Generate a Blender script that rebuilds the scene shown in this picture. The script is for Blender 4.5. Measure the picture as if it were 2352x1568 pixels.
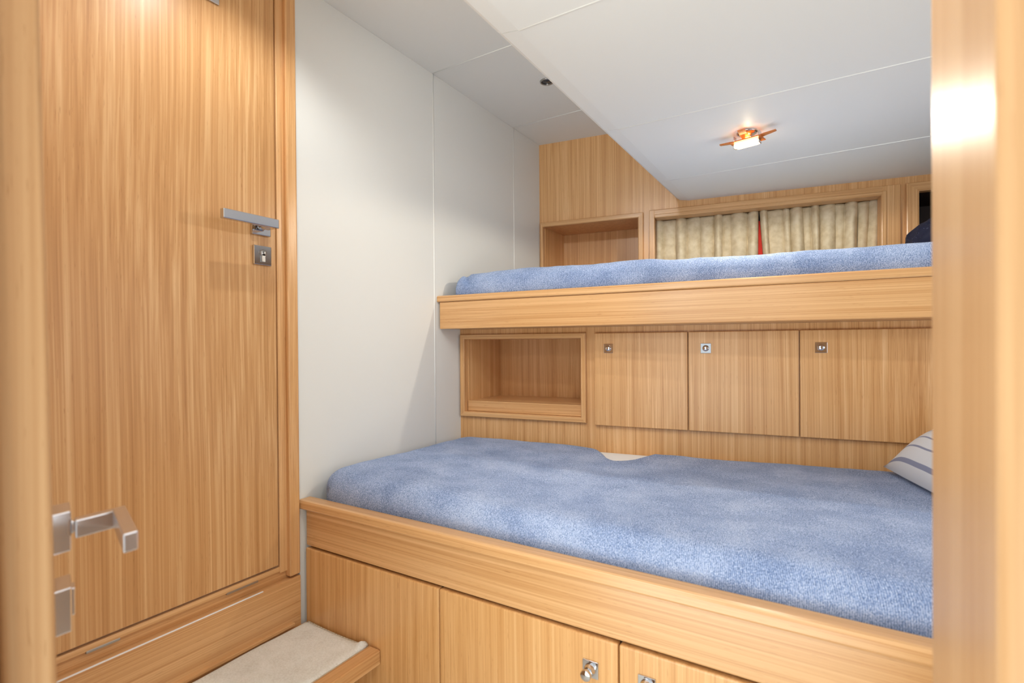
import bpy, bmesh, math, random
from mathutils import Vector, Matrix, noise

# ------------------------------------------------------------------ clear
for o in list(bpy.data.objects):
    bpy.data.objects.remove(o)
SC = bpy.context.scene
COL = SC.collection

# ------------------------------------------------------------------ camera
YAW, PITCH, ROLL, FPX, CX, CY = .5517, -.0059, -.0070, 1191.3, 1176.0, 796.7
FW = Vector((-math.sin(YAW)*math.cos(PITCH), math.cos(YAW)*math.cos(PITCH), math.sin(PITCH)))
R0 = Vector((math.cos(YAW), math.sin(YAW), 0))
U0 = R0.cross(FW)
RT = math.cos(ROLL)*R0 + math.sin(ROLL)*U0
UP = -math.sin(ROLL)*R0 + math.cos(ROLL)*U0
cam = bpy.data.cameras.new('camera')
camo = bpy.data.objects.new('camera', cam)
COL.objects.link(camo)
camo.matrix_world = Matrix(((RT.x, UP.x, -FW.x, 0), (RT.y, UP.y, -FW.y, 0), (RT.z, UP.z, -FW.z, 0), (0, 0, 0, 1)))
cam.sensor_width = 36
cam.lens = FPX/2352*36
cam.shift_y = (CY-784)/2352
cam.clip_start = .02
cam.dof.use_dof = True
cam.dof.focus_distance = 1.75
cam.dof.aperture_fstop = cam.lens/5.0
SC.camera = camo

# ------------------------------------------------------------------ world, lights, exposure
w = bpy.data.worlds.new('world')
SC.world = w
w.use_nodes = True
w.node_tree.nodes['Background'].inputs[0].default_value = (.86, .96, 1.0, 1)
w.node_tree.nodes['Background'].inputs[1].default_value = .6
SC.view_settings.view_transform = 'Standard'
SC.view_settings.look = 'None'
SC.view_settings.gamma = 1
SC.view_settings.use_curve_mapping = False
SC.view_settings.exposure = 0.84


def lamp(name, kind, loc, energy, color, size=.03, rot=None, **k):
    l = bpy.data.lights.new(name, kind)
    l.energy = energy
    l.color = color
    if kind == 'AREA':
        l.shape = 'RECTANGLE'
        l.size = size
        l.size_y = k.get('size_y', size)
    else:
        l.shadow_soft_size = size
    if kind == 'SPOT':
        l.spot_size = k.get('cone', 2.4)
        l.spot_blend = k.get('blend', .6)
    o = bpy.data.objects.new(name, l)
    o.location = loc
    if rot:
        o.rotation_euler = rot
    COL.objects.link(o)
    return o


# light of the halogen ceiling lamp
lamp('halogen_light', 'SPOT', (-.216, 1.727, .575), 6.8, (1, .92, .78), .010, (0, 0, 0), cone=3.10, blend=.15)
# lit downlight in the high ceiling by the left door (out of frame)
lamp('downlight_light', 'SPOT', (-.93, .68, .975), 6.3, (.95, .98, .98), .010, (0, 0, 0), cone=2.4)
# added fill spot nearer the doorway, brightening the hull side
lamp('hull_fill', 'SPOT', (-.66, .30, .96), 11.5, (.95, .98, .98), .04, (math.radians(72), 0, math.radians(-10)), cone=1.9)
# downlights in the dropped ceiling above and behind the doorway (out of frame)
lamp('doorway_downlight', 'SPOT', (-.10, .58, .622), 4.6, (.95, .98, 1), .022, (math.radians(12), 0, 0), cone=2.8)
lamp('passage_downlight', 'SPOT', (-.10, -.45, .60), 4.8, (.95, .98, 1), .03, (math.radians(55), 0, 0), cone=2.3)
# unseen soft fills added near the doorway to even out the brightness
lamp('passage_fill', 'AREA', (-.35, -.95, -.70), 6.5, (.92, .99, .98), 1.3, (math.radians(122), 0, math.radians(4)), size_y=1.0)
lamp('high_fill', 'AREA', (-.70, -.20, .42), 4.3, (.92, .98, .98), .35, (math.radians(95), 0, math.radians(-2)), size_y=.25)  # added for the dim upper back of the cabin
# fill added at floor level, shining up to lift the ceilings
lamp('floor_fill', 'AREA', (-.40, -.45, -.95), 8.5, (.92, 1, .98), .9, (math.radians(152), 0, 0), size_y=.6)
lamp('halogen_glow_light', 'POINT', (-.216, 1.727, .622), .22, (1, .80, .5), .008)
# weak unseen fill added beyond the foot of the bunks
lamp('side_fill', 'AREA', (1.12, 1.35, .12), 3, (.88, .96, 1), .9, (math.radians(90), 0, math.radians(90)), size_y=.8)

# ------------------------------------------------------------------ pixel helpers (pixel -> point on a real plane)
A = 1.25


def ray(x, y):
    return FW + (x-CX)/FPX*RT + (CY-y)/FPX*UP


def onX(x, y, X=-A):
    d = ray(x, y)
    return d*(X/d.x)


def onY(x, y, Y, s=0.0):
    d = ray(x, y)
    return d*((Y+s*A)/(d.y-s*d.x))


def onZ(x, y, Z):
    d = ray(x, y)
    return d*(Z/d.z)


# ------------------------------------------------------------------ materials
def lin(c):
    return tuple(((v/255)/12.92 if v <= 10 else ((v/255+.055)/1.055)**2.4) for v in c)+(1,)


def mat(name, rgb=(200, 200, 200), rough=.5, metal=0, spec=.5, **k):
    m = bpy.data.materials.new(name)
    m.use_nodes = True
    b = m.node_tree.nodes['Principled BSDF']
    b.inputs['Base Color'].default_value = lin(rgb)
    b.inputs['Roughness'].default_value = rough
    b.inputs['Metallic'].default_value = metal
    b.inputs['Specular IOR Level'].default_value = spec
    for a, v in k.items():
        b.inputs[a.replace('_', ' ')].default_value = v
    return m


def N(m, t, **k):
    n = m.node_tree.nodes.new(t)
    for a, v in k.items():
        setattr(n, a, v)
    return n


def L(m, a, b):
    m.node_tree.links.new(a, b)


def bump(m, src, strength, dist):
    b = N(m, 'ShaderNodeBump')
    b.inputs['Strength'].default_value = strength
    b.inputs['Distance'].default_value = dist
    L(m, src, b.inputs['Height'])
    L(m, b.outputs[0], m.node_tree.nodes['Principled BSDF'].inputs['Normal'])


def ramp(m, src, stops):
    r = N(m, 'ShaderNodeValToRGB')
    e = r.color_ramp.elements
    while len(e) < len(stops):
        e.new(.5)
    for i, (p, c) in enumerate(stops):
        e[i].position = p
        e[i].color = c if len(c) == 4 else lin(c)
    L(m, src, r.inputs[0])
    return r.outputs[0]


def wood(name, grain, dark, mid, light, fine=330, coarse=42, rough=.3, wav=.012, off=(0, 0, 0), mixf=.5, spec=.5, slope=0):
    m = mat(name, mid, rough, spec=spec)
    g0 = N(m, 'ShaderNodeNewGeometry')
    g = N(m, 'ShaderNodeVectorRotate', rotation_type='Z_AXIS')
    g.inputs['Angle'].default_value = -math.atan(slope)
    L(m, g0.outputs['Position'], g.inputs['Vector'])
    # slow wander of the grain lines
    wn = N(m, 'ShaderNodeTexNoise')
    wm = N(m, 'ShaderNodeMapping')
    sc = [3.2, 3.2, 3.2]
    sc['xyz'.index(grain)] = .9
    wm.inputs['Scale'].default_value = sc
    L(m, g.outputs[0], wm.inputs[0])
    L(m, wm.outputs[0], wn.inputs['Vector'])
    wn.inputs['Scale'].default_value = 1
    wn.inputs['Detail'].default_value = .5
    sub = N(m, 'ShaderNodeVectorMath', operation='SUBTRACT')
    L(m, wn.outputs['Color'], sub.inputs[0])
    sub.inputs[1].default_value = (.5, .5, .5)
    mul = N(m, 'ShaderNodeVectorMath', operation='SCALE')
    L(m, sub.outputs[0], mul.inputs[0])
    mul.inputs['Scale'].default_value = wav*2.5
    add = N(m, 'ShaderNodeVectorMath', operation='ADD')
    L(m, g.outputs[0], add.inputs[0])
    L(m, mul.outputs[0], add.inputs[1])
    add2 = N(m, 'ShaderNodeVectorMath', operation='ADD')
    L(m, add.outputs[0], add2.inputs[0])
    add2.inputs[1].default_value = off

    def streak(freq, along, detail=2.0):
        mp = N(m, 'ShaderNodeMapping')
        s = [freq]*3
        s['xyz'.index(grain)] = along
        mp.inputs['Scale'].default_value = s
        L(m, add2.outputs[0], mp.inputs[0])
        n = N(m, 'ShaderNodeTexNoise')
        n.inputs['Scale'].default_value = 1
        n.inputs['Detail'].default_value = detail
        n.inputs['Roughness'].default_value = .6
        L(m, mp.outputs[0], n.inputs['Vector'])
        return n.outputs['Fac']
    f = streak(fine, 1.3)
    c = streak(coarse, .18, 3)
    mx = N(m, 'ShaderNodeMix')
    mx.inputs[0].default_value = mixf
    L(m, c, mx.inputs[2])
    L(m, f, mx.inputs[3])
    col = ramp(m, mx.outputs[0], [(.34, dark), (.5, mid), (.66, light)])
    # small dark pores
    pr = streak(620, 30, 1)
    pm = ramp(m, pr, [(.69, (255, 255, 255)), (.76, (200, 178, 150))])
    mm = N(m, 'ShaderNodeMix', data_type='RGBA', blend_type='MULTIPLY')
    mm.inputs[0].default_value = .5
    L(m, col, mm.inputs[6])
    L(m, pm, mm.inputs[7])
    L(m, mm.outputs[2], m.node_tree.nodes['Principled BSDF'].inputs['Base Color'])
    bump(m, mx.outputs[0], .12, .0006)
    return m


DK, MD, LT = (192, 138, 84), (214, 163, 108), (231, 187, 136)
W_DOOR = wood('door_veneer', 'z', (180, 130, 80), (202, 153, 101), (222, 181, 132), fine=230, coarse=66, wav=.022, mixf=.42, rough=.32, spec=.3)
W_V = wood('vertical_grain_wood', 'z', DK, MD, LT, fine=360, coarse=48, mixf=.55)
W_V2 = wood('vertical_grain_wood_front', 'z', (196, 142, 84), (213, 161, 103), (226, 180, 124), fine=330, coarse=48, off=(3, 5, 1), mixf=.5)
W_X = wood('long_grain_wood', 'x', DK, (211, 162, 109), (228, 182, 130), fine=420, coarse=110, wav=.006, mixf=.45)
W_XB = wood('bunk_front_wood', 'x', DK, (211, 162, 109), (228, 182, 130), fine=420, coarse=110, wav=.006, mixf=.45, slope=.07)
W_XH = wood('hull_trim_wood', 'x', DK, (211, 162, 109), (228, 182, 130), fine=420, coarse=110, wav=.006, mixf=.45, slope=.14)
W_Y = wood('cross_grain_wood', 'y', DK, (211, 162, 109), (228, 182, 130), fine=380, coarse=100, wav=.008, mixf=.45)
W_JAMB = wood('jamb_wood', 'z', (172, 129, 88), (184, 143, 101), (196, 158, 117), fine=170, coarse=30, mixf=.4, rough=.38, spec=.12)
DARK = mat('dark_gap', (30, 16, 10), .8)
CHROME = mat('chrome', (205, 205, 208), .09, 1)
SATIN = mat('satin_metal', (222, 222, 226), .22, .93)
STEEL = mat('brushed_steel', (170, 168, 165), .3, 1)


def vinyl(name, rgb):
    m = mat(name, rgb, .55, spec=.35)
    g = N(m, 'ShaderNodeNewGeometry')
    n = N(m, 'ShaderNodeTexNoise')
    n.inputs['Scale'].default_value = 420
    n.inputs['Detail'].default_value = 3
    L(m, g.outputs['Position'], n.inputs['Vector'])
    bump(m, n.outputs['Fac'], .10, .0006)
    return m


VINYL = vinyl('white_vinyl', (224, 222, 216))
VCEIL = vinyl('ceiling_vinyl', (233, 231, 225))
PIPING = mat('white_piping', (230, 228, 222), .4)


def fleece(name, dark, mid, light, warm=None):
    m = mat(name, mid, .85, spec=.2)
    b = m.node_tree.nodes['Principled BSDF']
    b.inputs['Sheen Weight'].default_value = .18
    b.inputs['Sheen Roughness'].default_value = .4
    b.inputs['Sheen Tint'].default_value = (.86, .9, 1, 1)
    g = N(m, 'ShaderNodeNewGeometry')
    mp = N(m, 'ShaderNodeMapping')
    mp.inputs['Scale'].default_value = (700, 300, 420)
    mp.inputs['Rotation'].default_value = (0, 0, .35)
    L(m, g.outputs['Position'], mp.inputs[0])
    n = N(m, 'ShaderNodeTexNoise')
    n.inputs['Scale'].default_value = 1
    n.inputs['Detail'].default_value = 3
    n.inputs['Roughness'].default_value = .65
    n.inputs['Distortion'].default_value = .6
    L(m, mp.outputs[0], n.inputs['Vector'])
    n2 = N(m, 'ShaderNodeTexNoise')
    n2.inputs['Scale'].default_value = 9
    n2.inputs['Detail'].default_value = 5
    L(m, g.outputs['Position'], n2.inputs['Vector'])
    # fine ribs of the knit
    dt = N(m, 'ShaderNodeVectorMath', operation='DOT_PRODUCT')
    L(m, g.outputs['Position'], dt.inputs[0])
    dt.inputs[1].default_value = (.95, .31, 0)
    wob = N(m, 'ShaderNodeTexNoise')
    wob.inputs['Scale'].default_value = 30
    L(m, g.outputs['Position'], wob.inputs['Vector'])
    ma = N(m, 'ShaderNodeMath', operation='MULTIPLY_ADD')
    L(m, wob.outputs['Fac'], ma.inputs[0])
    ma.inputs[1].default_value = .006
    L(m, dt.outputs['Value'], ma.inputs[2])
    mu = N(m, 'ShaderNodeMath', operation='MULTIPLY')
    L(m, ma.outputs[0], mu.inputs[0])
    mu.inputs[1].default_value = 2*math.pi/.0031
    sn = N(m, 'ShaderNodeMath', operation='SINE')
    L(m, mu.outputs[0], sn.inputs[0])
    rb = N(m, 'ShaderNodeMath', operation='MULTIPLY_ADD')
    L(m, sn.outputs[0], rb.inputs[0])
    rb.inputs[1].default_value = .055
    L(m, n.outputs['Fac'], rb.inputs[2])
    mx = N(m, 'ShaderNodeMix')
    mx.inputs[0].default_value = .22
    L(m, rb.outputs[0], mx.inputs[2])
    L(m, n2.outputs['Fac'], mx.inputs[3])
    col = ramp(m, mx.outputs[0], [(.38, dark), (.5, mid), (.61, light)])
    L(m, col, b.inputs['Base Color'])
    bump(m, rb.outputs[0], .9, .003)
    return m


FLEECE = fleece('blue_fleece', (92, 116, 160), (148, 170, 214), (210, 223, 248))
MATT = mat('white_cotton', (238, 238, 236), .8, spec=.2)


def carpet():
    m = mat('cream_carpet', (218, 208, 186), .95, spec=.1)
    g = N(m, 'ShaderNodeNewGeometry')
    n = N(m, 'ShaderNodeTexNoise')
    n.inputs['Scale'].default_value = 260
    n.inputs['Detail'].default_value = 4
    L(m, g.outputs['Position'], n.inputs['Vector'])
    n2 = N(m, 'ShaderNodeTexNoise')
    n2.inputs['Scale'].default_value = 14
    n2.inputs['Detail'].default_value = 4
    L(m, g.outputs['Position'], n2.inputs['Vector'])
    mx = N(m, 'ShaderNodeMix')
    L(m, n.outputs['Fac'], mx.inputs[2])
    L(m, n2.outputs['Fac'], mx.inputs[3])
    L(m, ramp(m, mx.outputs[0], [(.35, (216, 214, 204)), (.5, (230, 230, 222)), (.65, (240, 240, 234))]),
      m.node_tree.nodes['Principled BSDF'].inputs['Base Color'])
    bump(m, n.outputs['Fac'], .7, .002)
    return m


CARPET = carpet()
BINDING = mat('carpet_binding', (196, 184, 160), .9, spec=.1)


def curtain_mat():
    m = mat('beige_linen', (190, 172, 140), .85, spec=.15)
    g = N(m, 'ShaderNodeNewGeometry')
    n = N(m, 'ShaderNodeTexNoise')
    n.inputs['Scale'].default_value = 38
    n.inputs['Detail'].default_value = 6
    L(m, g.outputs['Position'], n.inputs['Vector'])
    L(m, ramp(m, n.outputs['Fac'], [(.3, (206, 188, 154)), (.5, (220, 204, 172)), (.7, (230, 216, 188))]),
      m.node_tree.nodes['Principled BSDF'].inputs['Base Color'])
    n2 = N(m, 'ShaderNodeTexNoise')
    n2.inputs['Scale'].default_value = 300
    L(m, g.outputs['Position'], n2.inputs['Vector'])
    bump(m, n2.outputs['Fac'], .3, .001)
    return m


CURT = curtain_mat()


# ------------------------------------------------------------------ object helpers
def worldloc(o):
    v = Vector((0, 0, 0))
    while o:
        v = v + Vector(o.location)
        o = o.parent
    return v


def obj(name, bm, m, parent=None, smooth=False, **props):
    """link a bmesh given in world coordinates as one object"""
    if parent:
        off = worldloc(parent)
        bmesh.ops.translate(bm, vec=-off, verts=bm.verts)
    bmesh.ops.recalc_face_normals(bm, faces=bm.faces)
    me = bpy.data.meshes.new(name)
    bm.to_mesh(me)
    bm.free()
    if smooth:
        for p in me.polygons:
            p.use_smooth = True
    ms = m if isinstance(m, (list, tuple)) else [m]
    for x in ms:
        me.materials.append(x)
    o = bpy.data.objects.new(name, me)
    COL.objects.link(o)
    if parent:
        o.parent = parent
    for k, v in props.items():
        o[k] = v
    return o


def thing(name, loc, label=None, category=None, group=None, kind=None):
    o = bpy.data.objects.new(name, None)
    o.empty_display_size = .05
    COL.objects.link(o)
    o.location = loc
    tag(o, label, category, group, kind)
    return o


def tag(o, label=None, category=None, group=None, kind=None):
    if label:
        o['label'] = label
    if category:
        o['category'] = category
    if group:
        o['group'] = group
    if kind:
        o['kind'] = kind
    return o


def frameM(P0, ex, ey, ez=Vector((0, 0, 1))):
    return Matrix(((ex.x, ey.x, ez.x, P0.x), (ex.y, ey.y, ez.y, P0.y), (ex.z, ey.z, ez.z, P0.z), (0, 0, 0, 1)))


ID = Matrix.Identity(4)


def box(bm, x0, x1, y0, y1, z0, z1, M=ID, bev=0, seg=2, mi=0):
    t = bmesh.new()
    bmesh.ops.create_cube(t, size=1)
    for v in t.verts:
        v.co = Vector(((x0+x1)/2+v.co.x*(x1-x0), (y0+y1)/2+v.co.y*(y1-y0), (z0+z1)/2+v.co.z*(z1-z0)))
    if bev:
        bmesh.ops.bevel(t, geom=t.edges[:], offset=bev, segments=seg, affect='EDGES', profile=.5)
    merge(bm, t, M, mi)


def merge(bm, t, M=ID, mi=0):
    vm = {}
    for v in t.verts:
        vm[v] = bm.verts.new(M @ v.co)
    for f in t.faces:
        try:
            nf = bm.faces.new([vm[v] for v in f.verts])
            nf.material_index = mi
            nf.smooth = f.smooth
        except ValueError:
            pass
    t.free()


def cyl(bm, p0, p1, r0, r1=None, seg=32, bev=0, mi=0):
    r1 = r0 if r1 is None else r1
    p0 = Vector(p0)
    p1 = Vector(p1)
    d = (p1-p0).normalized()
    a = d.orthogonal().normalized()
    b = d.cross(a)
    h = (p1-p0).length
    prof = [(0, 0), (r0-bev, 0), (r0, bev), (r1, h-bev), (r1-bev, h), (0, h)] if bev else [(0, 0), (r0, 0), (r1, h), (0, h)]
    lathe(bm, p0, d, prof, seg, mi)


def lathe(bm, p0, d, prof, seg=32, mi=0):
    d = Vector(d).normalized()
    a = d.orthogonal().normalized()
    b = d.cross(a)
    rings = []
    for r, h in prof:
        if r < 1e-6:
            rings.append([bm.verts.new(p0+d*h)])
        else:
            rings.append([bm.verts.new(p0+d*h+(a*math.cos(2*math.pi*i/seg)+b*math.sin(2*math.pi*i/seg))*r) for i in range(seg)])
    for q, s in zip(rings, rings[1:]):
        for i in range(seg):
            j = (i+1) % seg
            if len(q) == 1 and len(s) == 1:
                continue
            if len(q) == 1:
                vs = [q[0], s[i], s[j]]
            elif len(s) == 1:
                vs = [q[i], s[0], q[j]]
            else:
                vs = [q[i], s[i], s[j], q[j]]
            f = bm.faces.new(vs)
            f.material_index = mi
            f.smooth = True


def ring_frame(bm, u0, u1, z0, z1, wd, prof, M, prof_mi=0):
    """mitred moulding round a rectangle. prof: list of (inset 0..1 of wd, height); local y negative = proud"""
    loops = []
    for t, h in prof:
        i = wd*t
        loops.append([bm.verts.new(M @ Vector(p)) for p in
                      ((u0+i, -h, z0+i), (u1-i, -h, z0+i), (u1-i, -h, z1-i), (u0+i, -h, z1-i))])
    loops.append(loops[0])
    for q, s in zip(loops, loops[1:]):
        for i in range(4):
            j = (i+1) % 4
            bm.faces.new([q[i], q[j], s[j], s[i]])


def panel_with_holes(bm, u0, u1, z0, z1, holes, d0, d1, M):
    """rectangular panel of thickness d0..d1 with rectangular holes, as a clean grid of boxes merged"""
    us = sorted({u0, u1} | {h[0] for h in holes} | {h[1] for h in holes})
    zs = sorted({z0, z1} | {h[2] for h in holes} | {h[3] for h in holes})

    def solid(i, j):
        if i < 0 or j < 0 or i >= len(us)-1 or j >= len(zs)-1:
            return False
        cu, cz = (us[i]+us[i+1])/2, (zs[j]+zs[j+1])/2
        return not any(h[0] < cu < h[1] and h[2] < cz < h[3] for h in holes)
    V = {}

    def v(i, j, k):
        if (i, j, k) not in V:
            V[i, j, k] = bm.verts.new(M @ Vector((us[i], (d0, d1)[k], zs[j])))
        return V[i, j, k]
    for i in range(len(us)-1):
        for j in range(len(zs)-1):
            if not solid(i, j):
                continue
            for k in (0, 1):
                bm.faces.new([v(i, j, k), v(i+1, j, k), v(i+1, j+1, k), v(i, j+1, k)])
            if not solid(i-1, j):
                bm.faces.new([v(i, j, 0), v(i, j+1, 0), v(i, j+1, 1), v(i, j, 1)])
            if not solid(i+1, j):
                bm.faces.new([v(i+1, j, 0), v(i+1, j+1, 0), v(i+1, j+1, 1), v(i+1, j, 1)])
            if not solid(i, j-1):
                bm.faces.new([v(i, j, 0), v(i+1, j, 0), v(i+1, j, 1), v(i, j, 1)])
            if not solid(i, j+1):
                bm.faces.new([v(i, j+1, 0), v(i+1, j+1, 0), v(i+1, j+1, 1), v(i, j+1, 1)])


def S(bm_fn):
    bm = bmesh.new()
    bm_fn(bm)
    return bm


# ================================================================== SETTING
ZC = .999      # high ceiling
ZD = .640      # dropped ceiling
FLOOR = -1.05

# slanted hull walls
S_UP, Y_UP = .15, 2.305
S_LO, Y_LO = .13, 1.640


def wallM(Y0, s):
    n = math.hypot(1, s)
    return frameM(Vector((-A, Y0, 0)), Vector((1/n, s/n, 0)), Vector((-s/n, 1/n, 0)))


MU, MLO = wallM(Y_UP, S_UP), wallM(Y_LO, S_LO)


def uz(x, y, Y0, s, d=0):
    """pixel -> (u, z) on the hull wall, d = depth behind its face (negative: proud)"""
    n = math.hypot(1, s)
    P = onY(x, y, Y0+d*n, s)
    M = wallM(Y0, s).inverted()
    q = M @ P
    return q.x, q.z


# ---- left wall: white padded vinyl panels with piping in the seams
bm = bmesh.new()
ys = [.905, 1.486, 2.056, 2.45]
for y0, y1 in zip(ys, ys[1:]):
    box(bm, -1.29, -1.25, y0+.0012, y1-.0012, FLOOR, ZC, bev=.0012)
box(bm, -1.30, -1.262, -.6, 2.45, FLOOR, ZC)
wl = obj('wall_left', bm, VINYL, kind='structure')
bm = bmesh.new()
for y in ys[1:3]:
    cyl(bm, (-1.2503, y, -.7), (-1.2503, y, ZC), .0024, seg=10)
obj('seam_piping', bm, PIPING, wl)

# ---- high ceiling with cross seams
yc = [-.6, -.25, .335, .91, 1.484, 2.054, 2.6]
bm = bmesh.new()
for y0, y1 in zip(yc, yc[1:]):
    box(bm, -1.29, -.45, y0+.0012, y1-.0012, ZC, ZC+.03, bev=.0012)
cl = obj('ceiling', bm, VCEIL, kind='structure')
bm = bmesh.new()
for y in yc[1:-1]:
    cyl(bm, (-1.25, y, ZC-.0004), (-.5, y, ZC-.0004), .0016, seg=10)
obj('seam_piping', bm, PIPING, cl)

# ---- dropped ceiling panel with rolled edge
bm = bmesh.new()
yd = [-.6, -.25, .335, .915, 1.495, 2.07, 2.62]
EX = -.542
for y0, y1 in zip(yd, yd[1:]):
    prof = [(1.2, ZD), (EX, ZD)]
    prof += [(EX-.040, ZD+.006), (EX-.052, ZD+.014), (EX-.058, ZD+.028), (EX-.058, ZC), (1.2, ZC)]
    a = [bm.verts.new((x, y0+.0012, z)) for x, z in prof]
    b = [bm.verts.new((x, y1-.0012, z)) for x, z in prof]
    for i in range(len(prof)):
        j = (i+1) % len(prof)
        bm.faces.new([a[i], a[j], b[j], b[i]])
    bm.faces.new(a)
    bm.faces.new(b[::-1])
cd = obj('ceiling', bm, VCEIL, kind='structure')
bm = bmesh.new()
for y in yd[1:-1]:
    cyl(bm, (EX, y, ZD-.0002), (1.2, y, ZD-.0002), .0015, seg=10)
obj('seam_piping', bm, PIPING, cd)

# ---- floor and out-of-view ends
bm = bmesh.new()
box(bm, -1.3, 1.2, -1.6, .93, FLOOR-.04, FLOOR)
obj('floor', bm, CARPET, kind='structure')
bm = bmesh.new()
box(bm, 1.2, 1.24, .93, 2.75, FLOOR, ZC)
obj('wall_right', bm, W_V, kind='structure')

# ---- hull wall, upper part (holes for niche, window, dark locker opening)
NW = .030
# niche frame outer corners
nu0, nz1 = uz(1243, 514, Y_UP, S_UP)
nu1, _ = uz(1478, 487, Y_UP, S_UP)
nz1 = .606
nz0 = .30
niche_hole = (nu0+.012, nu1-.024, nz0, nz1-.022)
wu0, _ = uz(1492, 482, Y_UP, S_UP)
wu1, _ = uz(2067, 425, Y_UP, S_UP)
wz1 = .612
wz0 = .27
WF = .045
win_hole = (wu0+.024, wu1-.06, wz0, wz1-.035)
ku0, _ = uz(2080, 424, Y_UP, S_UP)
lock_hole = (ku0+.040, ku0+.52, wz0, wz1-.035)
bm = bmesh.new()
panel_with_holes(bm, 0, 2.5, .05, ZC, [niche_hole, win_hole, lock_hole], 0, .02, MU)
obj('wall_back', bm, W_V, kind='structure')
# ---- hull wall, lower part
lu0, lz1 = uz(1059, 767, Y_LO, S_LO)
lu1, lz0 = uz(1348, 970, Y_LO, S_LO)
lu0 = .006
lz1, lz0 = .037, -.281
FR = .022
lniche_hole = (lu0+.018, lu1-.018, lz0+.018, lz1-.018)
bm = bmesh.new()
panel_with_holes(bm, 0, 2.5, FLOOR, .058, [lniche_hole], 0, .02, MLO)
obj('wall_back', bm, W_V, kind='structure')

# ---- window behind the curtains
win = thing('window_1', MU @ Vector(((wu0+wu1)/2, 0, wz0)), kind='structure')
bm = bmesh.new()
T = .012
# frame (thin left/top, wide flat right member with raised inner bead), with reveal going in
fw0, fw1, fwt = .024, .060, .035
for (a0, a1, b0, b1) in (((wu0), (wu0+fw0), wz0, wz1), ((wu1-fw1), (wu1), wz0, wz1)):
    box(bm, a0, a1, -T, .05, b0, b1, MU, bev=.003)
box(bm, wu0+.002, wu1-.002, -T+.0008, .05, wz1-fwt, wz1-.0006, MU, bev=.003, mi=1)
box(bm, wu1-fw1-.004, wu1-fw1+.014, -T-.005, .05, wz0, wz1-fwt+.014, MU, bev=.003)
box(bm, wu0+fw0, wu1-fw1, -T-.005, .05, wz1-fwt-.004, wz1-fwt+.012, MU, bev=.003, mi=1)
obj('window_frame', bm, [W_V, W_XH], win)
bm = bmesh.new()
box(bm, wu0-.002, wu1+.002, .10, .106, wz0-.02, wz1+.02, MU)
glass = mat('tinted_pane', (46, 50, 60), .05)
obj('pane', bm, glass, win)
bm = bmesh.new()
for b in ((wu0+fw0-.02, wu0+fw0, .02, .10, wz0, wz1-.02), (wu1-fw1, wu1-fw1+.02, .02, .10, wz0, wz1-.02),
          (wu0+fw0, wu1-fw1, .02, .10, wz1-fwt, wz1-fwt+.02)):
    box(bm, *b, MU)
obj('reveal', bm, W_V, win)


# ---- door in the left wall
d1 = thing('door_1', (-1.25, .843, -.583), kind='structure')
bm = bmesh.new()
box(bm, -1.285, -1.25, -.02, .8425, -.583, ZC-.01, bev=.002)
obj('leaf', bm, W_DOOR, d1)
bm = bmesh.new()
box(bm, -1.29, -1.272, -.05, .86, -.62, ZC-.001)
obj('rebate', bm, DARK, d1)


def lever_handle(root, face, up, along, nrm, with_plate=True):
    """face: centre of the rosette on the leaf; along: direction the lever points; nrm: out of the leaf"""
    M = frameM(face, along, nrm, up)
    h = obj('door_handle', S(lambda b: box(b, -.026, .026, 0, .0085, -.024, .024, M, bev=.0018)), CHROME, root)
    bm = bmesh.new()
    lathe(bm, face+nrm*.008, nrm, [(0, 0), (.0125, 0), (.0105, .004), (.0095, .007), (.0095, .016), (0, .016)], 28)
    obj('collar', bm, CHROME, h)
    bm = bmesh.new()
    box(bm, -.013, .013, .018, .060, -.011, .011, M, bev=.002)
    box(bm, -.014, .128, .047, .062, -.0115, .0115, M, bev=.002)
    obj('lever', bm, CHROME, h)
    return h


hc = onX(599, 519, -1.245)
lever_handle(d1, Vector((-1.2501, hc.y, hc.z)), Vector((0, 0, 1)), Vector((0, -1, 0)), Vector((1, 0, 0)))
kc = onX(600, 587, -1.25)
MK = frameM(Vector((-1.2501, kc.y, kc.z)), Vector((0, -1, 0)), Vector((1, 0, 0)))
ks = obj('lock_plate', S(lambda b: box(b, -.0245, .0245, 0, .007, -.0245, .0245, MK, bev=.0015)), CHROME, d1)
bm = bmesh.new()
lathe(bm, MK @ Vector((0, .006, .006)), (1, 0, 0), [(0, 0), (.0088, 0), (.0088, .0045), (.0075, .0055), (0, .0055)], 28)
box(bm, -.0052, .0052, .006, .0115, -.0175, .004, MK, bev=.0012)
obj('cylinder', bm, STEEL, ks)
bm = bmesh.new()
box(bm, -.001, .001, .0112, .0120, .001, .010, MK)
obj('keyhole', bm, DARK, ks)
# privacy catch near the top of the leaf
pc = onX(486, 0, -1.25)
MP = frameM(Vector((-1.2501, pc.y, pc.z)), Vector((0, -1, 0)), Vector((1, 0, 0)))
pl = obj('catch_plate', S(lambda b: box(b, -.0155, .0155, 0, .005, -.006, .05, MP, bev=.001)), CHROME, d1)
bm = bmesh.new()
cyl(bm, MP @ Vector((-.006, .004, .018)), MP @ Vector((-.006, .018, .018)), .011, bev=.002)
obj('thumb_knob', bm, STEEL, pl)

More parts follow.
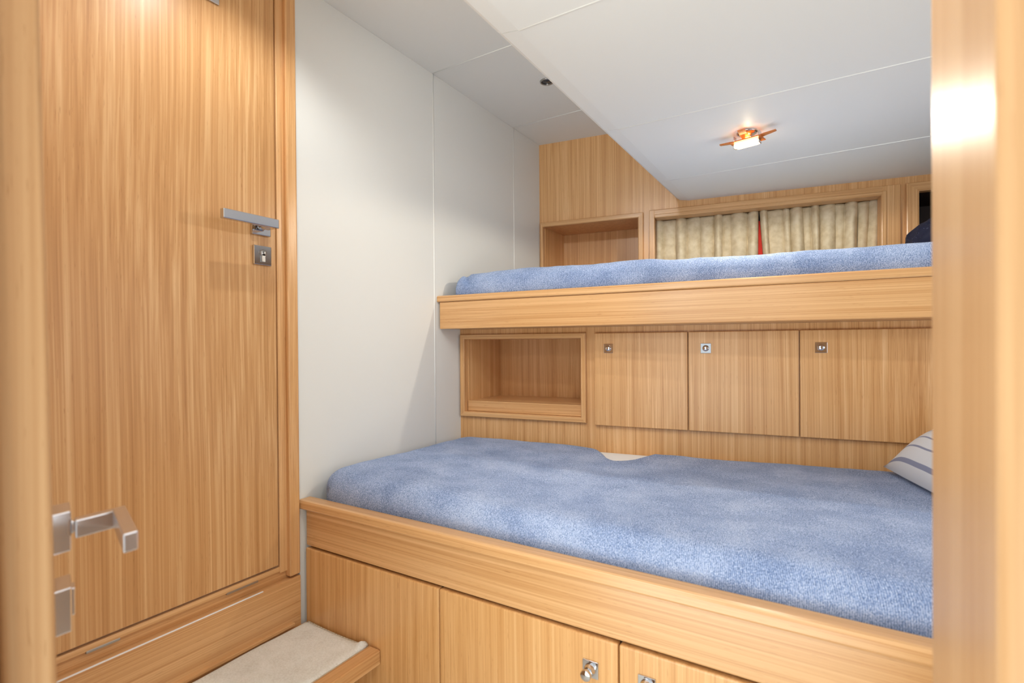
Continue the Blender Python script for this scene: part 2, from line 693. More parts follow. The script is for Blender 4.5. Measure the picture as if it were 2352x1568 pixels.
# casing and sill of that door
tr = thing('trim_1', (-1.25, .88, -.62), kind='structure')
bm = bmesh.new()
box(bm, -1.28, -1.2495, .8465, .870, -.606, ZC-.001, bev=.002)
obj('jamb_strip', bm, W_V, tr)
bm = bmesh.new()
box(bm, -1.28, -1.2370, .8675, .9005, -.622, ZC-.001, bev=.005, seg=3)
obj('casing', bm, W_V, tr)
bm = bmesh.new()
box(bm, -1.28, -1.2490, -.3, .8465, -.6005, -.5880, bev=.0015)
box(bm, -1.28, -1.2570, -.3, .8765, -.6275, -.6022, bev=.001)
obj('sill', bm, W_Y, tr)
bm = bmesh.new()
for p, q in (((197, 1494), (275, 1463)), ((520, 1362), (592, 1334))):
    a, b = onX(*p), onX(*q)
    box(bm, -1.260, -1.2475, a.y, b.y, -.6035, -.5985, bev=.0006)
obj('sill_plate', bm, STEEL, tr)

bb = thing('baseboard_left', (-1.25, .6, -.75), kind='structure')
bm = bmesh.new()
box(bm, -1.29, -1.2370, -.3, .9005, -.80, -.6270, bev=.0028, seg=3)
obj('board', bm, W_Y, bb)
bm = bmesh.new()
box(bm, -1.25, -1.2285, -.3, .876, -.7535, -.7440, bev=.002)
obj('ledge', bm, W_Y, bb)
bm = bmesh.new()
box(bm, -1.2400, -1.2366, -.3, .79, -.6292, -.6266, bev=.0006)  # thin white line along the top front edge of the board
obj('white_line', bm, mat('plain_white', (240, 240, 238), .3), bb)

# ---- doorway post on the right (glossy side facing the cabin)
PB = .075
pf = onX(2137, 800, PB)
pn = onX(2296, 800, PB)
bm = bmesh.new()
box(bm, PB, .75, pn.y, pf.y, FLOOR, ZC+.2, bev=.009, seg=5)
t2 = obj('trim_2', bm, W_JAMB, kind='structure')
# ---- near door leaf on the left, seen nearly edge-on, with its handle
Dv = ray(100, CY)
Dv.z = 0
Dv.normalize()                     # along the leaf, away from the doorway
Nv = ray(1820, CY)
Nv.z = 0
Nv.normalize()                     # handle projection
nperp = Vector((-Dv.y, Dv.x, 0))
if nperp.dot(Nv) < 0:
    nperp = -nperp
d2 = thing('door_2', tuple(ray(118, 1100)*.6), kind='structure')
base = ray(116, CY)
base.z = 0
base = base*.6                     # point of the handle face at depth .6


def lean(bm, M):
    for v in bm.verts:
        v.co += R0*(-.014*(v.co.z+.25))


bm = bmesh.new()
ML = frameM(base, -Dv, nperp)      # local x toward the doorway
box(bm, -.55, .135, -.040, 0, -1.02, ZC+.1, ML, bev=.006, seg=4)
lean(bm, ML)
leaf2 = obj('leaf', bm, W_JAMB, d2)
bm = bmesh.new()
box(bm, -.1, .16, -.085, -.0405, -1.02, ZC+.1, ML, bev=.004, seg=3)
lean(bm, ML)
obj('door_stop', bm, W_JAMB, d2)


def skewbox(bm, P, e1, e2, e3, bev=.002):
    """box with corner P and edge vectors"""
    M = frameM(P, e1, e2, e3)
    box(bm, 0, 1, 0, 1, 0, 1, M)


def cbox(bm, P, dirs, dims, bev=.0015):
    M = frameM(P, *dirs)
    box(bm, 0, dims[0], 0, dims[1], 0, dims[2], M, bev=bev, seg=3)


Zv = Vector((0, 0, 1))
P = ray(117, 1278)*.6
bm = bmesh.new()
cbox(bm, P, (Nv, Dv, Zv), (.0195, .05, .0475))
hr = obj('door_handle', bm, SATIN, d2)
bm = bmesh.new()
c0 = ray(160, 1216)*.613 + Dv*.012
lathe(bm, c0, Nv, [(0, 0), (.0085, 0), (.0085, .002), (.0062, .004), (.0078, .0075), (.0078, .012), (0, .012)], 28)
obj('collar', bm, SATIN, hr)
bm = bmesh.new()
Pn = ray(173, 1237)*.612
cbox(bm, Pn, (Nv, Dv, Zv), (.0500, .016, .0215))
Pl = ray(262, 1211)*.645
cbox(bm, Pl-Nv*.001+Dv*.014, (Nv, -Dv, Zv), (.0150, .124, .0210))
obj('lever', bm, SATIN, hr)
bm = bmesh.new()
P = ray(119, 1468)*.6
cbox(bm, P, (Nv, Dv, Zv), (.0195, .05, .0530))
lk = obj('lock_plate', bm, SATIN, d2)
bm = bmesh.new()
P = ray(163, 1424)*.612 + Dv*.012
cbox(bm, P, (Nv, Dv, Zv), (.005, .02, .033), bev=.0012)
obj('cylinder', bm, SATIN, lk)

# ================================================================== STEP AND MAT
st = thing('step', (-1.1, .7, FLOOR), 'wooden step with rounded nosing below the door on the left', 'step')
bm = bmesh.new()
box(bm, -1.2365, -.990, -.3, .9155, -.80, -.762)
obj('tread', bm, W_Y, st)
bm = bmesh.new()
box(bm, -.991, -.951, -.3, .9155, -.790, -.7535, bev=.004, seg=3)
obj('nosing', bm, W_Y, st)
bm = bmesh.new()
box(bm, -1.13, -1.11, -.3, .9155, FLOOR, -.8005)
obj('riser', bm, W_Y, st)

# mat: soft pad with slightly wavy rounded edges and a bunched corner
mt = thing('mat', (-1.1, .6, -.7615), 'cream carpet mat lying on the wooden step', 'mat')
bm = bmesh.new()
nx, ny = 46, 90
X0, X1, YA, YB = -1.2275, -.9935, -.25, .9140
grid = []
for i in range(nx+1):
    row = []
    for j in range(ny+1):
        x = X0+(X1-X0)*i/nx
        y = YA+(YB-YA)*j/ny
        e = min(x-X0, X1-x, y-YA, YB-y)
        h = .0065*(1-(1-min(e/.010, 1))**2)+.004
        h += .0012*noise.noise(Vector((x*25, y*25, 0)))*min(1, e/.02)
        # corner bunched up by the nosing
        c = math.hypot(x-(X1-.010), y-(YB-.006))
        h += .013*math.exp(-(c/.014)**2)*(1+.5*noise.noise(Vector((x*160, y*160, 3))))
        xx = x+.002*math.sin(y*23)*(1-(x-X0)/(X1-X0))
        # far edge: slight waviness
        row.append(bm.verts.new((xx, y-.004*max(0, math.sin((x-X0)*13))*(j/ny)**8, -.762+h)))
    grid.append(row)
for i in range(nx):
    for j in range(ny):
        bm.faces.new([grid[i][j], grid[i+1][j], grid[i+1][j+1], grid[i][j+1]])
edge = [grid[i][0] for i in range(nx+1)]+[grid[nx][j] for j in range(1, ny+1)] + \
    [grid[i][ny] for i in range(nx-1, -1, -1)]+[grid[0][j] for j in range(ny-1, 0, -1)]
low = [bm.verts.new((v.co.x, v.co.y, -.7617)) for v in edge]
for i in range(len(edge)):
    j = (i+1) % len(edge)
    bm.faces.new([edge[i], edge[j], low[j], low[i]])
bm.faces.new(low)
obj('pile', bm, CARPET, mt, smooth=True)
bm = bmesh.new()
pts = []
for k in range(0, 61):
    y = YA+.01+(YB-YA-.03)*k/60
    pts.append((X1-.001, y, -.7585))
for (xa, ya, za), (xb, yb, zb) in zip(pts, pts[1:]):
    cyl(bm, (xa, ya, za), (xb, yb, zb), .0028, seg=8)
obj('binding', bm, BINDING, mt, smooth=True)
bm = bmesh.new()
pts = [(X0+.004+(X1-X0-.03)*k/20, YB-.0015-.004*max(0, math.sin((.004+(X1-X0-.03)*k/20)*13)), -.7580) for k in range(21)]
for a_, b_ in zip(pts, pts[1:]):
    cyl(bm, a_, b_, .0028, seg=8)
obj('binding', bm, BINDING, mt, smooth=True)

# ================================================================== LOWER BUNK
ZR = -.424
lb = thing('lower_bunk', (-.2, .95, FLOOR), 'long wooden lower bunk base with a raised front rail and cupboard doors below', 'bunk')
bm = bmesh.new()
t = bmesh.new()
prof = [(.906, -.449), (.9025, -.445), (.9025, -.431), (.9055, -.4255), (.911, ZR), (.9405, ZR), (.944, -.4265), (.944, -.452), (.9405, -.4545), (.925, -.4545), (.9215, -.4495), (.910, -.4495)]
for a_, b_ in ((-1.2488, 1.15),):
    va = [bm.verts.new((a_, y, z)) for y, z in prof]
    vb = [bm.verts.new((b_, y, z)) for y, z in prof]
    for i in range(len(prof)):
        j = (i+1) % len(prof)
        bm.faces.new([va[i], va[j], vb[j], vb[i]])
    bm.faces.new(va)
    bm.faces.new(vb[::-1])
t.free()
obj('cap_rail', bm, W_X, lb)
bm = bmesh.new()
box(bm, -1.2405, 1.15, .9205, .942, -.5525, -.4500, bev=.003, seg=2)
obj('fascia', bm, W_X, lb)
bm = bmesh.new()
box(bm, -1.2405, 1.15, .9455, 1.62, -.49, -.47)
obj('bed_board', bm, W_V, lb)
bm = bmesh.new()
box(bm, -1.2385, 1.15, .9345, .9445, FLOOR, -.5530)
obj('carcass', bm, DARK, lb)


def knob(root, P, nrm, up, proud=False, s=.0315):
    along = nrm.cross(up)
    M = frameM(P, along, nrm, up)
    k = obj('knob_plate', S(lambda b: box(b, -s/2, s/2, 0, .0028, -s/2, s/2, M, bev=.0008)), CHROME, root)
    bm = bmesh.new()
    if proud:
        lathe(bm, P+nrm*.0025, nrm, [(0, 0), (.0115, 0), (.0110, .004), (.0086, .0065), (.0086, .014), (.0102, .017), (.0102, .024), (.0094, .0248), (0, .0248)], 32)
    else:
        lathe(bm, P+nrm*.0025, nrm, [(0, 0), (.0102, 0), (.0100, .0020), (.0088, .0022), (.0086, .0052), (.0076, .0062), (0, .0062)], 32)
    obj('knob', bm, CHROME, k)
    return k


seams = [-1.2385, onY(1010.4, 1400, .92).x, onY(1422, 1520, .92).x]
seams.append(seams[2]+.42)
seams.append(seams[3]+.42)
labs = [None]*4
for i in range(4):
    bm = bmesh.new()
    box(bm, seams[i]+(.0 if i == 0 else .0013), seams[i+1]-.0013, .9165, .9340, -.96, -.5580, bev=.0035, seg=3)
    dr = obj('cabinet_door', bm, W_V2, lb)
    if i == 1:
        p = onY(1357, 1535, .9165)
        knob(dr, Vector((p.x, .9165, p.z)), Vector((0, -1, 0)), Zv, True, .0320)
    if i == 2:
        p = onY(1486, 1573, .9165)
        knob(dr, Vector((p.x, .9165, p.z)), Vector((0, -1, 0)), Zv, True, .0320)
bm = bmesh.new()
box(bm, -1.2385, 1.15, .955, .970, FLOOR, -.962)
obj('kickboard', bm, W_X, lb)

# ================================================================== UPPER BUNK
S_B, Y_B = .07, 1.4985
MB = wallM(Y_B, S_B)
LB = 2.3
ub = thing('upper_bunk', tuple(MB @ Vector((.6, .1, .054))), 'wooden upper bunk shelf with a lipped front board above the wall lockers', 'bunk')
bm = bmesh.new()
prof = [(0, .1605), (0, .176), (.004, .1805), (.040, .1805), (.043, .178), (.043, .1575), (.012, .1575), (.003, .1575)]
va = [bm.verts.new(MB @ Vector((.0012, y, z))) for y, z in prof]
vb = [bm.verts.new(MB @ Vector((LB, y, z))) for y, z in prof]
for i in range(len(prof)):
    j = (i+1) % len(prof)
    bm.faces.new([va[i], va[j], vb[j], vb[i]])
bm.faces.new(va)
bm.faces.new(vb[::-1])
obj('cap_rail', bm, W_XB, ub)
bm = bmesh.new()
box(bm, .0085, LB, .006, .030, .0575, .1570, MB, bev=.0025)
obj('fascia', bm, W_XB, ub)
bm = bmesh.new()
v = []
zb0, zb1 = .0585, .078
q = [MB @ Vector((.004, .0305, 0)), MB @ Vector((LB, .0305, 0)), MU @ Vector((LB, -.003, 0)), MU @ Vector((.004, -.003, 0))]
lo = [bm.verts.new((p.x, p.y, zb0)) for p in q]
hi = [bm.verts.new((p.x, p.y, zb1)) for p in q]
bm.faces.new(lo[::-1])
bm.faces.new(hi)
for i in range(4):
    j = (i+1) % 4
    bm.faces.new([lo[i], lo[j], hi[j], hi[i]])
obj('bed_board', bm, W_X, ub)

# ================================================================== NICHES
def niche(name_label, hole, M, depth, outer, T, parent_loc, shelf=None, interior=W_V):
    root = thing('wall_niche', parent_loc, name_label, 'niche')
    MI = M.copy()
    MI[0][1], MI[1][1] = 0, 1
    u0, u1, z0, z1 = hole
    bm = bmesh.new()
    U0_, U1_, Z0_, Z1_ = outer
    # picture-frame moulding: flat with raised outer bead
    outl = [(U0_, Z0_), (U1_, Z0_), (U1_, Z1_), (U0_, Z1_)]
    inl = [(u0+.0, z0+.0), (u1-.0, z0+.0), (u1-.0, z1-.0), (u0+.0, z1-.0)]

    def lp(f, h):
        return [bm.verts.new(M @ Vector((o_[0]+(i_[0]-o_[0])*f, -h, o_[1]+(i_[1]-o_[1])*f))) for o_, i_ in zip(outl, inl)]
    loops = [lp(0, .0006), lp(0, T-.002), lp(.10, T), lp(.86, T-.0005), lp(.95, T-.003), lp(1.0, T-.0035), lp(1.0, .0006)]
    for q_, s_ in zip(loops, loops[1:]+loops[:1]):
        for i in range(4):
            j = (i+1) % 4
            f_ = bm.faces.new([q_[i], q_[j], s_[j], s_[i]])
            f_.material_index = i % 2
    obj('frame', bm, [W_XH, W_V], root)
    bm = bmesh.new()
    th = .010
    box(bm, u0-th, u1+th, depth, depth+th, z0-th, z1+th, MI)
    obj('back_panel', bm, interior, root)
    bm = bmesh.new()
    box(bm, u0-th, u0, .0205, depth, z0-th, z1+th, MI)
    box(bm, u1, u1+th, .0205, depth, z0-th, z1+th, MI)
    box(bm, u0, u1, .0205, depth, z1, z1+th, MI)
    box(bm, u0, u1, .0205, depth, z0-th, z0, MI)
    obj('liner', bm, interior, root)
    if shelf:
        sz, yf = shelf
        bm = bmesh.new()
        box(bm, u0+.0006, u1-.0006, yf, depth-.0005, z0+.0005, sz, MI, bev=.0015)
        obj('shelf', bm, W_XH, root)
    return root


niche('open wooden wall niche between the bunks, beside three locker doors', lniche_hole, MLO, .255,
      (lu0, lu1, lz0, lz1), .014, tuple(MLO @ Vector((.25, 0, lz0))), shelf=(-.222, .012))
niche('open wooden wall niche above the upper bunk, left of the curtained window', niche_hole, MU, .235,
      (nu0, nu1, nz0-.02, nz1), .012, tuple(MU @ Vector(((nu0+nu1)/2, 0, nz0))))
# locker opening right of the window, its shade painted into the interior colour
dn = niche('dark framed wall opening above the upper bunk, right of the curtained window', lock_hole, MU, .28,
           (ku0, ku0+.56, wz0-.02, wz1), .014, tuple(MU @ Vector((ku0+.25, 0, wz0))), interior=mat('shade_brown', (40, 22, 16), .6))

# ================================================================== WALL LOCKERS
LT_ = [(1365, 1579), (1581.6, 1835), (1837.8, 2160)]
KN = [(1397.5, 800), (1621, 799.5), (1886, 798)]
lk_lab = ['wooden wall locker with a round knob, next to the open niche under the upper bunk',
          'middle wooden wall locker of the three under the upper bunk',
          'right wooden wall locker of the three, above the striped pillow']
TL = .016
ztop, zbot = .0355, -.2855
for i, ((a0, a1), kp) in enumerate(zip(LT_, KN)):
    u0 = uz(a0, 850, Y_LO, S_LO, -TL)[0]
    u1 = uz(a1, 850, Y_LO, S_LO, -TL)[0]
    r = thing('wall_locker', tuple(MLO @ Vector(((u0+u1)/2, 0, zbot))), lk_lab[i], 'locker', 'wall lockers between the bunks')
    bm = bmesh.new()
    box(bm, u0, u1, -TL, -.0005, zbot, ztop, MLO, bev=.0022, seg=2)
    dr = obj('door', bm, W_V, r)
    ku, kz = uz(kp[0], kp[1], Y_LO, S_LO, -TL)
    nrm = -(MLO.to_3x3() @ Vector((0, 1, 0)))
    knob(dr, MLO @ Vector((ku, -TL, kz)), nrm, Zv)

# ================================================================== CURTAINS
def curtain(label, u0, u1, z0, z1, seed, lean_l=0, lean_r=0, amp=.042, n=9):
    rnd = random.Random(seed)
    r = thing('curtain', tuple(MU @ Vector(((u0+u1)/2, .05, z0))), label, 'curtain', 'curtains in the bunk window')
    bm = bmesh.new()
    # irregular pleats: phase is a warped function of u
    knots = [0]
    for k in range(n):
        knots.append(knots[-1]+rnd.uniform(.6, 1.4))
    tot = knots[-1]
    nu, nz = 360, 30
    rows = []
    for j in range(nz+1):
        t = j/nz       # 0 top
        row = []
        for i in range(nu+1):
            s = i/nu
            # find pleat
            x = s*tot
            k = max(q for q in range(len(knots)-1) if knots[q] <= x+1e-9)
            f = (x-knots[k])/(knots[k+1]-knots[k])
            am = amp*(.6+.4*math.sin(k*2.3+seed))
            h = am*math.sin(math.pi*f)**.6
            h += .0035*noise.noise(Vector((s*14+seed, t*3, 0)))
            gather = 1-.35*math.exp(-((t-.02)/.05)**2)
            uu = u0+(u1-u0)*s + (lean_l*(1-s)+lean_r*s)*t + .008*t*noise.noise(Vector((s*6, t*1.5, seed)))
            row.append(bm.verts.new(MU @ Vector((uu, .068-h*gather, z1-(z1-z0)*t + .002*math.sin(x*4)*(1-t)))))
        rows.append(row)
    for j in range(nz):
        for i in range(nu):
            bm.faces.new([rows[j][i], rows[j][i+1], rows[j+1][i+1], rows[j+1][i]])
    c = obj('cloth', bm, CURT, r, smooth=True)
    md = c.modifiers.new('thickness', 'SOLIDIFY')
    md.thickness = .0025
    return r


um = uz(1744, 520, Y_UP, S_UP, .04)[0]
ul = uz(1506, 520, Y_UP, S_UP, .04)[0]
ur = uz(2030, 520, Y_UP, S_UP, .04)[0]
curtain('left beige pleated curtain closing the window above the upper bunk', ul-.012, um-.001, .285, wz1-fwt-.003, 3, 0, -.004, n=9)
curtain('right beige pleated curtain closing the window above the upper bunk', um+.001, ur-.002, .285, wz1-fwt-.003, 8, .020, -.014, n=11)
bm = bmesh.new()
box(bm, um-.03, um+.03, .074, .080, .30, .535, MU, bev=.001)
o = obj('red_cloth', bm, mat('red_fabric', (214, 40, 14), .7))
tag(o, 'red cloth strip glimpsed between the two beige curtains', 'cloth')

# ================================================================== BEDDING
def dprof(e, r):
    if e >= r:
        return 0
    e = max(e, 0)
    return r-math.sqrt(max(r*r-(r-e)**2, 0))


def cushion(x0, x1, yf, yb, top, r, zb, rc, nx, ny, wr=None, rleft=None, rdrop=1.0):
    """rounded slab: plan rectangle with rounded left corners, front edge yf(x), back edge yb(x), height top(x, y)"""
    bm = bmesh.new()

    def dist(n):
        out = []
        for i in range(n+1):
            s = i/n
            out.append(.5-.5*math.cos(math.pi*s) if n < 60 else (s+.35*(-math.sin(2*math.pi*s)/(2*math.pi))))
        return out
    us = [0]+[.004*(k/6)**1.6*6 for k in range(1, 7)]
    n1 = nx
    xs = [x0+(x1-x0)*(i/n1)**1.35 for i in range(n1+1)]
    vs = [.5-.5*math.cos(math.pi*j/ny) for j in range(ny+1)]
    grid = []
    for x in xs:
        row = []
        a_, b_ = yf(x), yb(x)
        for v_ in vs:
            y = a_+(b_-a_)*v_
            X, Y = x, y
            # rounded left corners
            ex, e1, e2 = x-x0, y-a_, b_-y
            ey = min(e1, e2)
            if ex < rc and ey < rc:
                d_ = math.hypot(rc-ex, rc-ey)
                if d_ > rc:
                    f = rc/d_
                    X = x0+rc-(rc-ex)*f
                    ny_ = rc-(rc-ey)*f
                    Y = a_+ny_ if e1 < e2 else b_-ny_
                    e = 0
                else:
                    e = rc-d_
            else:
                e = min(ex, ey)
            z = top(X, Y)-dprof(e, r)*rdrop
            if wr:
                z += wr(X, Y, e)
            row.append(bm.verts.new((X, Y, z)))
        grid.append(row)
    for i in range(len(xs)-1):
        for j in range(ny):
            bm.faces.new([grid[i][j], grid[i+1][j], grid[i+1][j+1], grid[i][j+1]])
    nxx = len(xs)-1
    edge = [grid[i][0] for i in range(nxx+1)]+[grid[nxx][j] for j in range(1, ny+1)] + \
        [grid[i][ny] for i in range(nxx-1, -1, -1)]+[grid[0][j] for j in range(ny-1, 0, -1)]
    prev = edge
    K = 4
    for k in range(1, K+1):
        cur = []
        for v_ in edge:
            z = v_.co.z+(zb-v_.co.z)*k/K
            cur.append(bm.verts.new((v_.co.x, v_.co.y, z)))
        for i in range(len(edge)):
            j = (i+1) % len(edge)
            bm.faces.new([prev[i], prev[j], cur[j], cur[i]])
        prev = cur
    bm.faces.new(prev)
    bmesh.ops.remove_doubles(bm, verts=bm.verts, dist=.0002)
    return bm


# --- lower mattress (white) and its blue fleece blanket
def ybl(x):
    return Y_LO+S_LO*(x+A)-.004


bm = cushion(-1.232, 1.10, lambda x: .97, lambda x: ybl(x)-.001, lambda x, y: -.374, .035, -.4695, .06, 90, 30)
mlow = thing('mattress', (-.2, 1.3, -.4695), 'lower bunk mattress in a blue fleece cover, white core bare at the back edge', 'mattress', 'fleece covered bunk mattresses')
o = obj('mattress_core', bm, MATT, mlow, smooth=True)
o['label'] = 'bare white mattress core showing at the wall'


def yb_blanket(x):
    y = ybl(x)-.003
    t = (x+.730)/.235
    if 0 < t < 1:
        y -= .150*math.sin(math.pi*t**1.7)**1.15
    return y


def top_low(x, y):
    z = -.358
    z += .0045*noise.noise(Vector((x*3.1, y*3.3, 1.7)))
    # higher in the left back corner, slightly hollow toward the front middle
    z += .006*math.exp(-((x+1.1)/.35)**2)
    z -= .006*math.exp(-((x+.35)/.35)**2)
    return z


def wr_low(x, y, e):
    w1 = .0035*noise.noise(Vector((x*9, y*9, .3)))+.0012*noise.noise(Vector((x*30, y*30, .3)))
    return w1


bm = cushion(-1.238, 1.12, lambda x: .9475+.003*noise.noise(Vector((x*7, 0, 0))), yb_blanket, top_low, .05, -.445, .075, 190, 70, wr_low)
obj('fleece_cover', bm, FLEECE, mlow, smooth=True)

# --- upper mattress and blanket
def yfu(x):
    return Y_B+S_B*(x+A)+.046


def ybu(x):
    return Y_UP+S_UP*(x+A)-.022


bm = cushion(-1.205, 1.05, lambda x: yfu(x)+.014, lambda x: ybu(x)-.01, lambda x, y: .235, .03, .0785, .06, 60, 20)
mup = thing('mattress', (-.2, 1.9, .0785), 'upper bunk mattress in a blue fleece cover, lying behind the lipped board', 'mattress', 'fleece covered bunk mattresses')
obj('mattress_core', bm, MATT, mup, smooth=True)
zpts = [(-1.25, .262), (-1.17, .266), (-.93, .273), (-.69, .268), (-.50, .270), (-.41, .260), (-.11, .256), (.09, .255), (.21, .254), (1.2, .254)]


def top_up(x, y):
    for (xa, za), (xb, zb_) in zip(zpts, zpts[1:]):
        if x <= xb:
            t = (x-xa)/(xb-xa)
            t = t*t*(3-2*t)
            z = za+(zb_-za)*t
            break
    else:
        z = .254
    return z - .02*max(0, min(1, (y-yfu(x)-.1)/.3))


def wr_up(x, y, e):
    # fold near the left front corner
    c = (x+1.165)+(y-1.58)*.9
    f = -.014*math.exp(-(c/.012)**2)*math.exp(-((y-1.56)/.08)**2)
    return .0022*noise.noise(Vector((x*8, y*8, 5)))+.0015*noise.noise(Vector((x*28, y*28, 5)))+f


bm = cushion(-1.222, 1.08, lambda x: yfu(x)+.004*noise.noise(Vector((x*6, 3, 0))), ybu, top_up, .055, .182, .05, 170, 56, wr_up)
obj('fleece_cover', bm, FLEECE, mup, smooth=True)


# --- striped pillow
def pillow_mat(M):
    m = mat('striped_ticking', (222, 224, 226), .75, spec=.2)
    tc = N(m, 'ShaderNodeTexCoord')
    mp = N(m, 'ShaderNodeMapping')
    sep = N(m, 'ShaderNodeSeparateXYZ')
    L(m, tc.outputs['UV'], sep.inputs[0])
    a1 = N(m, 'ShaderNodeMath', operation='MULTIPLY')
    L(m, sep.outputs[0], a1.inputs[0])
    a1.inputs[1].default_value = 34.0
    a2 = N(m, 'ShaderNodeMath', operation='FRACT')
    L(m, a1.outputs[0], a2.inputs[0])
    a3 = N(m, 'ShaderNodeMath', operation='LESS_THAN')
    L(m, a2.outputs[0], a3.inputs[0])
    a3.inputs[1].default_value = .15
    mx = N(m, 'ShaderNodeMix', data_type='RGBA')
    L(m, a3.outputs[0], mx.inputs[0])
    mx.inputs[6].default_value = lin((218, 221, 226))
    mx.inputs[7].default_value = lin((142, 148, 172))
    L(m, mx.outputs[2], m.node_tree.nodes['Principled BSDF'].inputs['Base Color'])
    return m


PA = Vector((.123, 1.738, 0))
PBv = Vector((.215, 1.44, 0))
ev = (PBv-PA).normalized()                 # along the near edge
eu = Vector((-ev.y, ev.x, 0))
eu = Vector((.992, .12, 0)).normalized()
LEN_V, LEN_U = .40, .58
bm = bmesh.new()
uvl = bm.loops.layers.uv.new('UVMap')
nu, nv = 60, 44
ZP = -.3535
fr = {}
for side in (0, 1):
    for i in range(nu+1):
        for j in range(nv+1):
            s, t = i/nu, j/nv
            e = min(s, 1-s)*LEN_U
            g = min(t, 1-t)*LEN_V
            prof_u = min(1, (e/.12))
            prof_v = min(1, (g/.15))
            hgt = (1-(1-prof_u)**2.2)**.6*(1-(1-prof_v)**2.2)**.8
            pinch = 1-.06*(1-prof_u)*(1-prof_v)
            if side == 0:
                z = ZP+.012+.138*hgt + .02*s*hgt
                z += .006*noise.noise(Vector((s*6, t*7, 2)))*hgt
            else:
                z = ZP+.010-.007*min(1, hgt*3)
            p = PA+ev*((t-.5)*LEN_V*pinch+LEN_V*.5-.02)+eu*(s*LEN_U)
            fr[side, i, j] = bm.verts.new((p.x, p.y, z))
for side in (0, 1):
    for i in range(nu):
        for j in range(nv):
            ks_ = [(side, i, j), (side, i+1, j), (side, i+1, j+1), (side, i, j+1)]
            f = bm.faces.new([fr[k] for k in ks_])
            for lp_, k in zip(f.loops, ks_):
                lp_[uvl].uv = (k[1]/nu+.0175, k[2]/nv)
bmesh.ops.remove_doubles(bm, verts=bm.verts, dist=.0035)
o = obj('pillow', bm, pillow_mat(ID), smooth=True)
tag(o, 'pale pillow with thin grey-blue stripes lying at the right end of the lower bunk', 'pillow')

# --- dark navy bundle on the upper bunk
navy = mat('navy_quilt', (16, 20, 46), .7, spec=.3)
g = N(navy, 'ShaderNodeNewGeometry')
n = N(navy, 'ShaderNodeTexVoronoi')
n.inputs['Scale'].default_value = 130
L(navy, g.outputs['Position'], n.inputs['Vector'])
L(navy, ramp(navy, n.outputs['Distance'], [(.06, (150, 160, 190)), (.12, (14, 18, 44))]), navy.node_tree.nodes['Principled BSDF'].inputs['Base Color'])
bm = bmesh.new()
t = bmesh.new()
bmesh.ops.create_icosphere(t, subdivisions=5, radius=1)
pc_ = onY(2175, 552, 2.12)
for v in t.verts:
    c = v.co.copy()
    k = 1+.16*noise.noise(c*1.7)+.06*noise.noise(c*5)
    v.co = Vector((c.x*.155*k, c.y*.15*k, max(c.z, -.45)*.125*k))
CB = Vector((.375, 2.20, .305))
merge(bm, t, Matrix.Translation(CB))
o = obj('bundle', bm, navy, smooth=True)
tag(o, 'dark navy bundle of fabric heaped at the right end of the upper bunk', 'bundle')

# ================================================================== CEILING FITTINGS
c = onZ(1256, 187, ZC)
dl = thing('downlight', (c.x, c.y, ZC), 'small round dark downlight recessed in the high white ceiling', 'downlight')
bm = bmesh.new()
lathe(bm, Vector((c.x, c.y, ZC-.0035)), (0, 0, 1), [(.0215, 0), (.0255, 0), (.0265, .0035), (.0205, .0035), (.0205, .001), (.0215, 0)], 40)
obj('ring', bm, STEEL, dl)
bm = bmesh.new()
lathe(bm, Vector((c.x, c.y, ZC-.0022)), (0, 0, 1), [(0, 0), (.0203, 0), (.0203, .0020), (0, .0020)], 40)
obj('lens', bm, mat('dark_lens', (60, 58, 58), .15), dl)

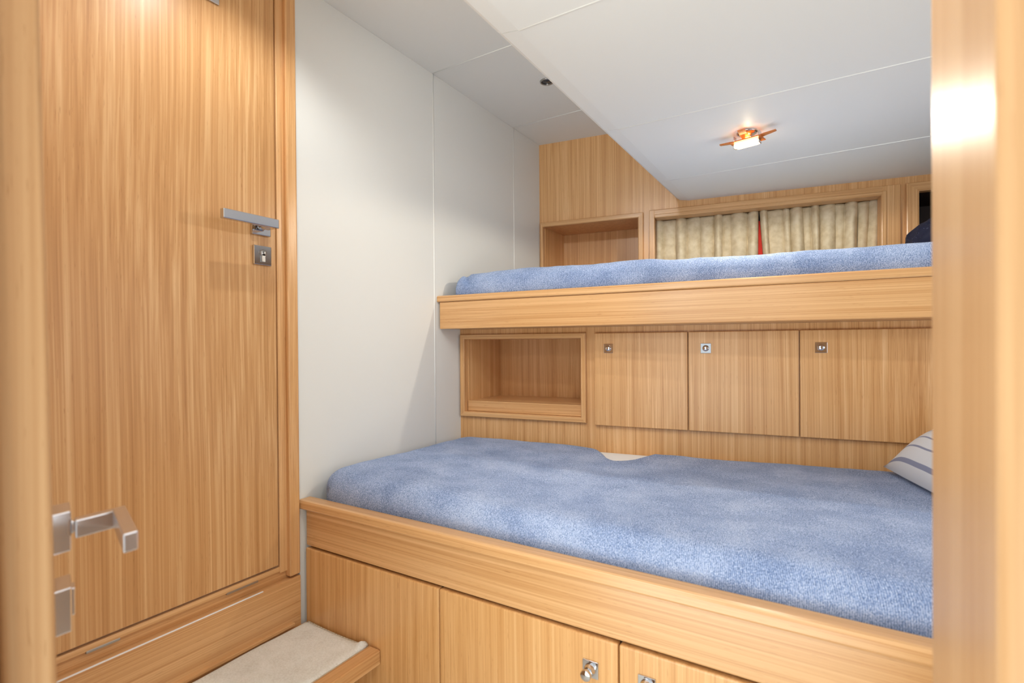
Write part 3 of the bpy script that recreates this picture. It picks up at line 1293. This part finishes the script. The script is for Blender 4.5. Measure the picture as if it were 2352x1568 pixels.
# halogen lamp: crossed amber glass strips held under a bright bulb
pA, pB = onZ(1648, 343, ZD-.02), onZ(1774, 309, ZD-.02)
pm = onZ(1716, 326, ZD-.03)
qA, qB = onZ(1706, 300, ZD-.012), onZ(1722, 351, ZD-.012)
cl_ = thing('ceiling_lamp', (pm.x, pm.y, ZD), 'lit halogen ceiling lamp with crossed amber glass strips', 'lamp')
amber = mat('amber_glass', (226, 140, 66), .2)
amber.node_tree.nodes['Principled BSDF'].inputs['Transmission Weight'].default_value = .6
bright = mat('halogen_glow', (255, 240, 200), .3)
bb_ = bright.node_tree.nodes['Principled BSDF']
bb_.inputs['Emission Color'].default_value = (1, .72, .30, 1)
bb_.inputs['Emission Strength'].default_value = 7
e1 = (pB-pA)
e1.z = 0
ln = e1.length
e1.normalize()
e2 = Vector((-e1.y, e1.x, 0))
MC = frameM(Vector((pm.x, pm.y, ZD)), e1, e2)
bm = bmesh.new()
lathe(bm, Vector((pm.x, pm.y, ZD)), (0, 0, -1), [(0, 0), (.030, 0), (.030, .004), (.022, .008), (.012, .010), (0, .010)], 40)
obj('canopy', bm, CHROME, cl_)


def strip(bm, M, pts_, w0, w1, th):
    """tapered glass strip along local x through pts (x, z)"""
    prev = None
    for k, (x, z) in enumerate(pts_):
        f = abs(x)/max(abs(p[0]) for p in pts_)
        w_ = w0+(w1-w0)*f
        cur = [bm.verts.new(M @ Vector((x, s_*w_/2, z+q_))) for s_, q_ in ((-1, 0), (1, 0), (1, -th), (-1, -th))]
        if prev:
            for i in range(4):
                j = (i+1) % 4
                bm.faces.new([prev[i], prev[j], cur[j], cur[i]])
        else:
            bm.faces.new(cur)
        prev = cur
    bm.faces.new(prev[::-1])


h = ln/2
bm = bmesh.new()
strip(bm, MC, [(-h, -.016), (-h*.6, -.019), (-.02, -.024), (.02, -.024), (h*.6, -.019), (h, -.016)], .030, .010, .003)
obj('long_strip', bm, amber, cl_)
Mq = MC @ Matrix.Rotation(math.radians(96), 4, 'Z')
h2 = .068
bm = bmesh.new()
strip(bm, Mq, [(-h2, -.014), (-.02, -.018), (.02, -.018), (h2, -.014)], .024, .020, .003)
obj('short_strip', bm, amber, cl_)
bm = bmesh.new()
box(bm, -.034, .034, -.016, .016, -.042, -.030, MC, bev=.005, seg=3)
obj('bulb', bm, bright, cl_)
bm = bmesh.new()
box(bm, -.046, .046, -.026, .026, -.0295, -.0265, MC, bev=.001)
obj('glass_plate', bm, amber, cl_)
for s_ in (-1, 1):
    bm = bmesh.new()
    box(bm, s_*.037-.0015, s_*.037+.0015, -.010, .010, -.042, -.006, MC, bev=.001)
    obj('clip', bm, CHROME, cl_)
